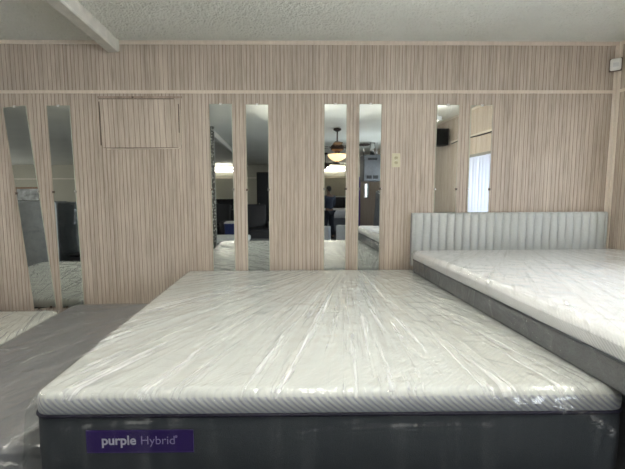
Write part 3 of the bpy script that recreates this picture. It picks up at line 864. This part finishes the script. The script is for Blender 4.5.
# ceiling fans
def ceiling_fan(label, loc, lit, rot):
    t = thing('ceiling_fan', label, 'ceiling fan', loc, (0, 0, rot))
    bm = bmesh.new(); lathe(bm, [(0.02, 0), (0.07, -0.012), (0.075, -0.04), (0.03, -0.065), (0.014, -0.07), (0.014, -0.31)], 20)
    obj('downrod', bm, M_BRASS, t, 50)
    bm = bmesh.new(); lathe(bm, [(0.02, -0.29), (0.09, -0.305), (0.125, -0.34), (0.125, -0.40), (0.09, -0.425), (0.05, -0.435), (0.05, -0.47), (0.02, -0.48)], 24)
    obj('motor', bm, M_BRASS, t, 50)
    for k in range(5):
        a = 2 * PI * k / 5
        Mx = Matrix.Rotation(a, 4, 'Z') @ Matrix.Rotation(R(10), 4, 'X')
        bm = bmesh.new(); 
        n = 10
        up = []
        for i in range(n + 1):
            u = i / n; x = 0.2 + 0.42 * u; hwid = 0.05 + 0.018 * math.sin(u * PI * 0.7); hwid *= math.sqrt(max(0.05, 1 - max(0, (u - 0.85) / 0.15) ** 2))
            up.append((x, hwid))
        ring = [(x, h_) for x, h_ in up] + [(x, -h_) for x, h_ in reversed(up)]
        lo = [bm.verts.new(Mx @ Vector((x, y, -0.345))) for x, y in ring]; hi = [bm.verts.new(Mx @ Vector((x, y, -0.338))) for x, y in ring]
        bm.faces.new(lo); bm.faces.new(hi)
        for i in range(len(ring)): bm.faces.new((lo[i], lo[(i + 1) % len(ring)], hi[(i + 1) % len(ring)], hi[i]))
        bl = obj('blade', bm, plain('blade_wood', (0.05, 0.028, 0.016), 0.5) if k == 0 else bpy.data.materials['blade_wood'], t)
        bm = bmesh.new(); box(bm, 0.11, 0.26, -0.014, 0.014, -0.352, -0.3455, M=Mx); obj('blade_iron', bm, M_BRASS, bl)
    if lit:
        bm = bmesh.new(); lathe(bm, [(0.055, -0.475), (0.17, -0.49), (0.175, -0.505), (0.15, -0.55), (0.10, -0.59), (0.04, -0.615), (0.01, -0.62)], 28)
        obj('light_bowl', bm, M_BOWL, t, 60)
        bm = bmesh.new(); lathe(bm, [(0.012, -0.62), (0.016, -0.635), (0.006, -0.65)], 12); obj('finial', bm, M_BRASS, t, True)
    return t
ceiling_fan('ceiling fan with a lit amber bowl, reflected in a centre mirror', (1.09, -4.2, ZC), True, 0.3)
ceiling_fan('unlit dark ceiling fan further back, below and left of the lit one in the mirror', (1.38, -8.6, ZC), False, 0.9)

# hanging heater
t = thing('hanging_heater', 'grey metal heater hung from the ceiling, reflected beside the lit fan', 'heater', (2.2, -6.3, 1.70))
obj('casing', bx(-0.20, 0.20, -0.25, 0.25, 0, 0.62, bev=0.012), M_HVAC, t)
bm = bmesh.new()
box(bm, -0.11, 0.11, 0.2505, 0.256, 0.49, 0.54)
for k in range(3): pass
obj('top_slot', bm, M_DARK, t)
for s in (-1, 1):
    obj('vent', bx(s * 0.075 - 0.06, s * 0.075 + 0.06, 0.2505, 0.257, 0.05, 0.13, bev=0.002), M_DARK, t)
for s in (-1, 1):
    bm = bmesh.new(); cyl(bm, (s * 0.16, 0, 0.60), (s * 0.16, 0, ZC - 1.701), 0.012, n=10); obj('hanger_rod', bm, M_CHROME, t, True)
bm = bmesh.new(); cyl(bm, (0.05, 0, 0.60), (0.05, 0, ZC - 1.701), 0.06, n=18); obj('flue', bm, M_CHROME, t, True)

# fluorescent fixtures: two on the far wall and four unseen ones added under the ceiling for light
def tube_light(label, loc, rot, L=1.25, dim=1, drop=0):
    t = thing('tube_light', label, 'light fixture', loc, rot, 'fluorescent light fixtures')
    obj('fixture_body', bx(-L/2, L/2, -0.032, 0.032, -0.045 - drop, -drop, bev=0.004), M_WHITE, t)
    if drop:
        for s in (-1, 1):
            bm = bmesh.new(); cyl(bm, (s * L * 0.35, 0, -drop - 0.001), (s * L * 0.35, 0, 0), 0.004, n=8); obj('hanger', bm, M_CHROME, t, True)
    for s in (-1, 1):
        bm = bmesh.new(); cyl(bm, (-L/2 + 0.04, s * 0.058, -0.045 - drop), (L/2 - 0.04, s * 0.058, -0.045 - drop), 0.0165, n=14)
        obj('lamp_tube', bm, {1: M_TUBE, 2: M_TUBE2}.get(dim, M_TUBED), t, 60)
    for s in (-1, 1):
        obj('end_cap', bx(s * (L/2 - 0.02) - 0.018, s * (L/2 - 0.02) + 0.018, -0.078, 0.078, -0.066 - drop, -0.02 - drop, bev=0.003), M_WHITE, t)
tube_light('bright fluorescent fixture high on the far wall, left one in the mirrors', (-2.45, YB + 0.002, 2.42), (R(90), 0, 0), 1.5, 0.5)
tube_light('bright fluorescent fixture high on the far wall, right one in the mirrors', (2.1, YB + 0.002, 2.42), (R(90), 0, 0), 1.2, 0.5)
for k, (x, y, rz) in enumerate([(1.95, -2.3, PI / 2), (0.22, -2.3, PI / 2), (-2.0, -2.3, PI / 2), (-6.6, -3.2, PI / 2)]):  # added fixtures, placed where no mirror shows them
    tube_light(['fluorescent ceiling fixture over the higher right mattress', 'fluorescent ceiling fixture over the centre mattress', 'fluorescent ceiling fixture over the low left mattress', 'fluorescent ceiling fixture over the left half of the room'][k], (x, y, ZC - 0.002), (0, 0, rz), dim=(0.5, 1, 0.5, 0.5)[k], drop=(0.25, 0.25, 0.25, 0)[k])

# standing wrapped mattresses
def standing_mattress(label, loc, rot, w, h, th, seed, mtl, dark=False):
    t = thing('standing_mattress', label, 'mattress', loc, rot, 'mattresses stored standing on edge')
    bm = loft(-w/2, w/2, 0.0, h, 0.07, [(0.03, 0.0), (0.005, 0.015), (0.0, 0.04), (0.0, th - 0.04), (0.005, th - 0.015), (0.03, th)])
    for v in bm.verts: v.co = Vector((v.co.x, v.co.z - th / 2, v.co.y))
    obj('body', bm, mtl, t, 50)
    bm = bmesh.new()
    for yy in (th/2 - 0.028, -th/2 + 0.028):
        sweep(bm, [(x, yy, z) for x, z in rrect(-w/2, w/2, 0, h, 0.07, -0.001)], 0.006, 6, closed=True)
    obj('piping', bm, M_GREYBORDER, t, True)
    rid = rand_ridges(60, -w/2, w/2, -h, 0, seed, ht=(0.005, 0.012), wd=(0.01, 0.02), ln=(0.1, 0.5))
    rid += fan_ridges(40, 0, 1.0, -w/2, w/2, -h, 0, seed + 1, ht=(0.004, 0.010), wd=(0.012, 0.02))
    f = film_mesh('plastic_wrap', -w/2, w/2, -h, 0, th, (0.08, 0.08, 0.0, 0.06), M_FILMD, t, step=0.02, ridges=rid, seed=seed, er=0.04, crumple=0.006)
    me = f.data
    co = np.empty(len(me.vertices) * 3); me.vertices.foreach_get('co', co); co = co.reshape(-1, 3)
    co2 = np.stack([co[:, 0], co[:, 2] - th / 2, co[:, 1] + h + 0.004], -1)
    me.vertices.foreach_set('co', co2.ravel()); me.flip_normals(); me.update()
    return t
M_STG = plain('store_grey', (0.19, 0.21, 0.24), 0.8, nscale=8)
M_STD = plain('store_charcoal', (0.05, 0.06, 0.065), 0.8, nscale=8)
M_STL = plain('store_pale', (0.55, 0.58, 0.6), 0.8, nscale=8)
standing_mattress('dark mattress standing on edge under the framed picture', (-5.06, -3.70, 0.0), (0, 0, R(6)), 0.62, 1.30, 0.28, 3, M_STD)
standing_mattress('pale wrapped mattress standing on edge, seen in the crooked mirror', (-4.26, -3.60, 0.0), (0, 0, R(-4)), 0.62, 1.31, 0.30, 4, M_STL)
standing_mattress('grey mattress standing on edge behind the pale wrapped one', (-4.75, -4.40, 0.0), (0, 0, R(-3)), 1.2, 1.28, 0.26, 5, M_STG)
standing_mattress('narrow charcoal mattress standing furthest right of the left stack', (-3.98, -4.20, 0.0), (0, 0, R(-5)), 0.34, 1.27, 0.22, 6, M_STD)
t = thing('ottoman', 'low black ottoman on the floor right of the standing mattresses in the mirror', 'ottoman', (-3.45, -3.9, 0.0))
obj('upholstered_body', bx(-0.32, 0.32, -0.22, 0.22, 0.05, 0.30, bev=0.03, seg=3), M_DARKCLOTH, t, 50)
obj('cushion', bx(-0.31, 0.31, -0.21, 0.21, 0.301, 0.36, bev=0.025, seg=3), M_DARK, t, 50)
for x in (-0.26, 0.26):
    for y in (-0.16, 0.16): obj('foot', bx(x - 0.02, x + 0.02, y - 0.02, y + 0.02, 0, 0.052), M_DARK, t)
standing_mattress('grey mattress leaning against the right wall, seen beside the outlet mirror', (2.45, -5.75, 0.012), (R(0), R(9), R(90)), 1.6, 1.35, 0.2, 7, M_STG)

# framed picture on the far wall
t = thing('framed_picture', 'wood framed picture on the far wall, top of the crooked mirror view', 'picture', (-10.3, YB + 0.002, 1.12))
bm = bx(-0.5, -0.43, 0, 0.03, 0, 0.62, bev=0.006); box(bm, 0.43, 0.5, 0, 0.03, 0, 0.62, bev=0.006)
box(bm, -0.43, 0.43, 0, 0.03, 0, 0.07, bev=0.006); box(bm, -0.43, 0.43, 0, 0.03, 0.55, 0.62, bev=0.006)
obj('frame', bm, M_FRAMEWOOD, t)
obj('print', bx(-0.43, 0.43, 0.004, 0.012, 0.07, 0.55), plain('print_grey', (0.30, 0.31, 0.30), 0.5, nscale=5, noise_amt=0.6), t)

# purple banner stand
t = thing('banner_stand', 'violet roll-up banner standing by the right wall', 'banner', (2.46, -8.9, 0.0))
obj('foot', bx(-0.3, 0.3, -0.08, 0.08, 0, 0.07, bev=0.01), M_HVAC, t)
obj('banner_sheet', bx(-0.28, 0.05, -0.002, 0.002, 0.07, 1.92), M_BANNER, t)
bm = bmesh.new(); cyl(bm, (-0.1, -0.012, 0.06), (-0.1, -0.012, 1.93), 0.008, n=8); obj('pole', bm, M_HVAC, t, True)

# far display bed
t = thing('display_bed', 'far bed with white mattress and dark headboard behind the person', 'bed', (2.02, -11.2, 0.0))
obj('base', bx(-0.68, 0.68, -0.95, 0.95, 0.10, 0.56, bev=0.015), M_STG, t)
obj('mattress_layer', loft(-0.68, 0.68, -0.95, 0.95, 0.08, [(0.01, 0.56), (0, 0.58), (0, 0.80), (0.02, 0.83), (0.05, 0.84)]), plain('white_ticking', (0.72, 0.73, 0.74), 0.8), t, 50)
obj('headboard', bx(-0.72, 0.72, -1.04, -0.96, 0.0, 1.27, bev=0.012), M_DARKCLOTH, t)
obj('headboard_cap', bx(-0.73, 0.73, -1.06, -0.945, 1.27, 1.31, bev=0.006), M_WHITE, t)
for x in (-0.6, 0.6): obj('leg', bx(x - 0.03, x + 0.03, 0.85, 0.91, 0, 0.1), FEET, t)

# low wrapped mattress behind the camera, seen above the reflected centre mattress
t = thing('mattress', 'pale low mattress reflected beside the foot of the mottled post', 'mattress', (-1.15, -5.1, 0.0))
obj('lower_border', loft(-0.75, 0.95, -0.9, 0.0, 0.07, [(0.02, 0.03), (0, 0.05), (0, 0.34), (0.005, 0.35)]), M_GREYFAB, t, 50)
obj('knit_cover', loft(-0.75, 0.45, -0.9, 0.0, 0.07, [(0.005, 0.351), (0, 0.36), (0, 0.42), (0.02, 0.445), (0.05, 0.45)]), plain('white_ticking2', (0.66, 0.68, 0.68), 0.6), t, 50)

# dark recliners and shelf seen in the mirrors
def recliner(label, loc, rot):
    t = thing('recliner', label, 'armchair', loc, (0, 0, rot), 'black recliners in the middle of the shop')
    obj('seat', bx(-0.3, 0.3, -0.35, 0.4, 0.22, 0.46, bev=0.05, seg=4), M_DARKCLOTH, t, 50)
    obj('backrest', bx(-0.31, 0.31, -0.11, 0.11, 0, 0.72, bev=0.06, seg=4, M=Matrix.Translation((0, -0.40, 0.40)) @ Matrix.Rotation(R(14), 4, 'X')), M_DARKCLOTH, t, 50)
    for s in (-1, 1):
        obj('armrest', bx(s * 0.40 - 0.09, s * 0.40 + 0.09, -0.42, 0.38, 0.06, 0.62, bev=0.05, seg=4), M_DARKCLOTH, t, 50)
    for x in (-0.36, 0.36):
        for y in (-0.34, 0.32): obj('foot', bx(x - 0.03, x + 0.03, y - 0.03, y + 0.03, 0, 0.062), M_DARK, t)
    obj('footrest', bx(-0.29, 0.29, 0.41, 0.50, 0.08, 0.42, bev=0.03, seg=3), M_DARKCLOTH, t, 50)
    return t
recliner('black recliner seen in the mirror with the mottled post', (-1.95, -8.3, 0.0), 0.25)
recliner('black recliner in front of the dark door', (-0.62, -7.6, 0.0), -0.2)
t = thing('shelf_unit', 'black shelf unit at the far end left of the dark door', 'shelf', (-1.75, -10.4, 0.0))
for x in (-0.5, 0.5): obj('side_panel', bx(x - 0.012, x + 0.012, -0.2, 0.2, 0, 1.25), M_DARK, t)
for z in (0.08, 0.45, 0.85, 1.22): obj('shelf_board', bx(-0.488, 0.488, -0.2, 0.2, z, z + 0.025), M_DARK, t)
obj('back_panel', bx(-0.488, 0.488, -0.2, -0.19, 0.105, 1.22), M_DARKCLOTH, t)
t = thing('plastic_bin', 'blue plastic bin beside the black recliner in the post mirror', 'bin', (-1.30, -6.9, 0.0))
bm = loft(-0.14, 0.14, -0.14, 0.14, 0.05, [(0.03, 0), (0.0, 0.62), (-0.012, 0.63), (-0.012, 0.65)]); obj('bin_body', bm, M_BLUE, t, 50)
bm = loft(-0.15, 0.15, -0.15, 0.15, 0.05, [(0.0, 0.651), (0.0, 0.67), (0.04, 0.70)]); obj('lid', bm, M_WHITE, t, 50)
for lb, x, y, w_ in (('white carton on the floor left of the person in the mirror', 1.02, -6.3, 0.20), ('white carton on the floor right of the person in the mirror', 1.62, -6.6, 0.17)):
    t = thing('carton', lb, 'box', (x, y, 0.0), (0, 0, 0.3))
    obj('carton_body', bx(-w_, w_, -0.16, 0.16, 0, 0.60, bev=0.006), plain('white_card', (0.62, 0.66, 0.72), 0.7, noise_amt=0.05) if 'left' in lb else bpy.data.materials['white_card'], t)
    obj('tape', bx(-w_ - 0.001, w_ + 0.001, -0.025, 0.025, 0.594, 0.6015), M_ALMOND, t)

# ------------------------------------------------------------------ person seen in a centre mirror
def skin_mesh(name, verts, edges, radii, mtl, parent, root=0, sub=2):
    me = bpy.data.meshes.new(name); me.from_pydata([Vector(v) for v in verts], edges, [])
    o = bpy.data.objects.new(name, me); link(o)
    o.modifiers.new('Skin', 'SKIN')
    sk = me.skin_vertices
    if not sk:
        bm = bmesh.new(); bm.from_mesh(me); bm.verts.layers.skin.verify(); bm.to_mesh(me); bm.free()
    data = me.skin_vertices[0].data
    for i, r_ in enumerate(radii):
        data[i].radius = r_ if isinstance(r_, tuple) else (r_, r_)
        data[i].use_root = (i == root)
    s = o.modifiers.new('Sub', 'SUBSURF'); s.levels = sub; s.render_levels = sub
    dg = bpy.context.evaluated_depsgraph_get(); dg.update()
    nm = bpy.data.meshes.new_from_object(o.evaluated_get(dg)); nm.name = name
    bpy.data.objects.remove(o); bpy.data.meshes.remove(me)
    return finish(name, nm, mtl, parent, True)

t = thing('person', 'person in dark navy work clothes standing among the beds, reflected in a centre mirror', 'person', (1.54, -8.95, 0.0), (0, 0, R(150)))
S = 1.63 / 1.75
V = []; E_ = []; RR = []
def jv(p, r_, frm=None):
    V.append(tuple(c * S for c in p)); RR.append(tuple(q * S for q in r_) if isinstance(r_, tuple) else r_ * S)
    if frm is not None: E_.append((frm, len(V) - 1))
    return len(V) - 1
# figure faces +Y
pel = jv((0, 0, 0.95), (0.135, 0.095))
wst = jv((0, 0.0, 1.08), (0.125, 0.085), pel); chs = jv((0, 0.01, 1.27), (0.150, 0.10), wst); clv = jv((0, 0.0, 1.42), (0.115, 0.075), chs)
nk = jv((0, 0.005, 1.49), 0.052, clv); nk2 = jv((0, 0.02, 1.545), 0.052, nk)
hd = jv((0, 0.035, 1.62), (0.072, 0.085), nk2); hd2 = jv((0, 0.025, 1.69), (0.068, 0.080), hd); hd3 = jv((0, 0.02, 1.735), (0.035, 0.045), hd2)
hands = []
for s in (-1, 1):
    sh = jv((s * 0.185, 0, 1.40), 0.062, clv); el = jv((s * 0.235, 0.01 if s > 0 else 0.06, 1.12), 0.042, sh)
    wr = jv((s * 0.20, 0.16, 0.93 if s > 0 else 1.05), 0.027, el)
    pm = jv((s * 0.190, 0.215, 0.885 if s > 0 else 1.04), (0.036, 0.018), wr)
    bz = V[pm][2] / S
    for k, (dx, ln_) in enumerate(((-0.027, 0.070), (-0.009, 0.078), (0.009, 0.073), (0.027, 0.058))):
        a = jv((s * 0.190 + dx, 0.245, bz - 0.022), 0.0095, pm); b_ = jv((s * 0.190 + dx, 0.245 + ln_ * 0.45, bz - 0.045), 0.0085, a)
        jv((s * 0.190 + dx, 0.245 + ln_ * 0.5, bz - 0.045 - ln_ * 0.4), 0.0075, b_)
    a = jv((s * 0.190 - s * 0.038, 0.205, bz + 0.0), 0.011, pm); jv((s * 0.190 - s * 0.058, 0.245, bz - 0.018), 0.0095, a)
for s in (-1, 1):
    st = 0.10 * s
    hp = jv((s * 0.085, 0, 0.88), 0.092, pel); kn = jv((s * 0.10, 0.05 + st * 0.4, 0.49), 0.058, hp); an = jv((s * 0.105, -0.02 + st, 0.10), 0.037, kn)
    ft = jv((s * 0.112, 0.05 + st, 0.045), 0.036, an); jv((s * 0.122, 0.155 + st, 0.032), 0.028, ft)
body = skin_mesh('body', V, E_, RR, M_SKIN, t)
# clothing: same joints, a little fuller
def sub(idx, grow, name, mtl, extra=None, fixes=None):
    mp_ = {i: k for k, i in enumerate(idx)}
    vs = [V[i] for i in idx]; es = [(mp_[a], mp_[b_]) for a, b_ in E_ if a in mp_ and b_ in mp_]
    rr = []
    for i in idx:
        r_ = RR[i]; r_ = r_ if isinstance(r_, tuple) else (r_, r_)
        rr.append((r_[0] + grow, r_[1] + grow))
    return skin_mesh(name, vs, es, rr, mtl, t)
arms = [i for i in range(len(V))]
arm_idx = []
for i, (a, b_) in enumerate(E_): pass
# indices of shoulders, elbows, wrists
sh_l = [b_ for a, b_ in E_ if a == clv and b_ != nk]
el_l = [b_ for a, b_ in E_ if a in sh_l]; wr_l = [b_ for a, b_ in E_ if a in el_l]
sub([pel, wst, chs, clv] + sh_l + el_l + wr_l, 0.020, 'jacket', M_NAVY)
hp_l = [b_ for a, b_ in E_ if a == pel and b_ != wst]; kn_l = [b_ for a, b_ in E_ if a in hp_l]; an_l = [b_ for a, b_ in E_ if a in kn_l]
sub([pel] + hp_l + kn_l + an_l, 0.022, 'trousers', plain('dark_trousers', (0.018, 0.022, 0.035), 0.85))
ft_l = [b_ for a, b_ in E_ if a in an_l]; tp_l = [b_ for a, b_ in E_ if a in ft_l]
for a, b_ in zip(ft_l, tp_l):
    skin_mesh('shoe', [Vector(V[a]) + Vector((0, -0.06, 0)), V[a], V[b_]], [(0, 1), (1, 2)], [0.04, 0.043, 0.034], M_DARK, t)
bm = bmesh.new()
bmesh.ops.create_uvsphere(bm, u_segments=24, v_segments=16, radius=1)
for v in list(bm.verts):
    if v.co.z < -0.25 and v.co.y > -0.2 or (v.co.y > 0.55 and v.co.z < 0.45): bm.verts.remove(v)
for v in bm.verts: v.co = Vector((v.co.x * 0.082, v.co.y * 0.100 + 0.012, v.co.z * 0.098 + 1.672)) * S
obj('hair', bm, M_HAIR, t, True)
for s in (-1, 1):
    bm = bmesh.new(); bmesh.ops.create_uvsphere(bm, u_segments=10, v_segments=8, radius=0.011, matrix=Matrix.Translation(Vector((s * 0.03, 0.112, 1.645)) * S)); obj('eye', bm, M_DARK, t, True)
    bm = bmesh.new(); bmesh.ops.create_uvsphere(bm, u_segments=10, v_segments=8, radius=1)
    for v in bm.verts: v.co = (Vector((s * 0.077, 0.02, 1.63)) + Vector((v.co.x * 0.01, v.co.y * 0.018, v.co.z * 0.03))) * S
    obj('ear', bm, M_SKIN, t, True)
bm = bmesh.new(); cyl(bm, Vector((0, 0.118, 1.65)) * S, Vector((0, 0.137, 1.612)) * S, 0.007, 0.015, 8); obj('nose', bm, M_SKIN, t, True)
obj('mouth', bx(-0.022, 0.022, 0.108, 0.116, 1.487, 1.494), plain('lips', (0.16, 0.06, 0.05), 0.5), t)

# ------------------------------------------------------------------ light
def area(name, loc, rot, sx, sy, power, col):
    l = bpy.data.lights.new(name, 'AREA'); l.shape = 'RECTANGLE'; l.size = sx; l.size_y = sy; l.energy = power; l.color = col
    o = bpy.data.objects.new(name, l); o.location = loc; o.rotation_euler = rot; COL.objects.link(o); return o
# daylight just outside each window
def win_light(k, y0, y1, z0, z1, X, p, col=(0.86, 0.93, 1.0)):
    s = 1 if X > 0 else -1
    area('daylight', (X + s * 0.25, (y0 + y1) / 2, (z0 + z1) / 2), (0, s * PI / 2, 0), z1 - z0, y1 - y0, p, col)
win_light(1, *WINS[0], XR, 95)
win_light(2, *WINS[1], XR, 60)  # light for the added window in the right wall
win_light(3, *WINS[2], XR, 12)
win_light(4, *WL, XL, 150, (1.0, 0.97, 0.93))  # light for the added window in the left wall
w = bpy.data.worlds.new('world'); SC.world = w; w.use_nodes = True
bg = w.node_tree.nodes['Background']
sky = w.node_tree.nodes.new('ShaderNodeTexSky'); sky.sky_type = 'HOSEK_WILKIE'
w.node_tree.links.new(sky.outputs[0], bg.inputs['Color']); bg.inputs['Strength'].default_value = 0.8

# ------------------------------------------------------------------ camera
F_, CX, CY = 390.7, 288.65, 232.2
cam = bpy.data.cameras.new('camera'); co = bpy.data.objects.new('camera', cam); COL.objects.link(co)
cam.sensor_width = 36; cam.sensor_fit = 'HORIZONTAL'; cam.lens = F_ / 625 * 36
cam.shift_x = -(CX - 312.5) / 625; cam.shift_y = (CY - 234.5) / 625
r_ = Vector((0.99974175, -0.02207586, -0.0053926)); u_ = Vector((0.00751243, 0.09709781, 0.99524649)); f_ = Vector((0.02144731, 0.99502999, -0.09723858))
co.matrix_world = Matrix(((r_.x, u_.x, -f_.x, 0.0), (r_.y, u_.y, -f_.y, -3.2927), (r_.z, u_.z, -f_.z, 1.4), (0, 0, 0, 1)))
cam.clip_start = 0.05
SC.camera = co
SC.view_settings.view_transform = 'Standard'; SC.view_settings.look = 'None'; SC.view_settings.gamma = 1
SC.view_settings.use_curve_mapping = False
SC.view_settings.exposure = 1.03
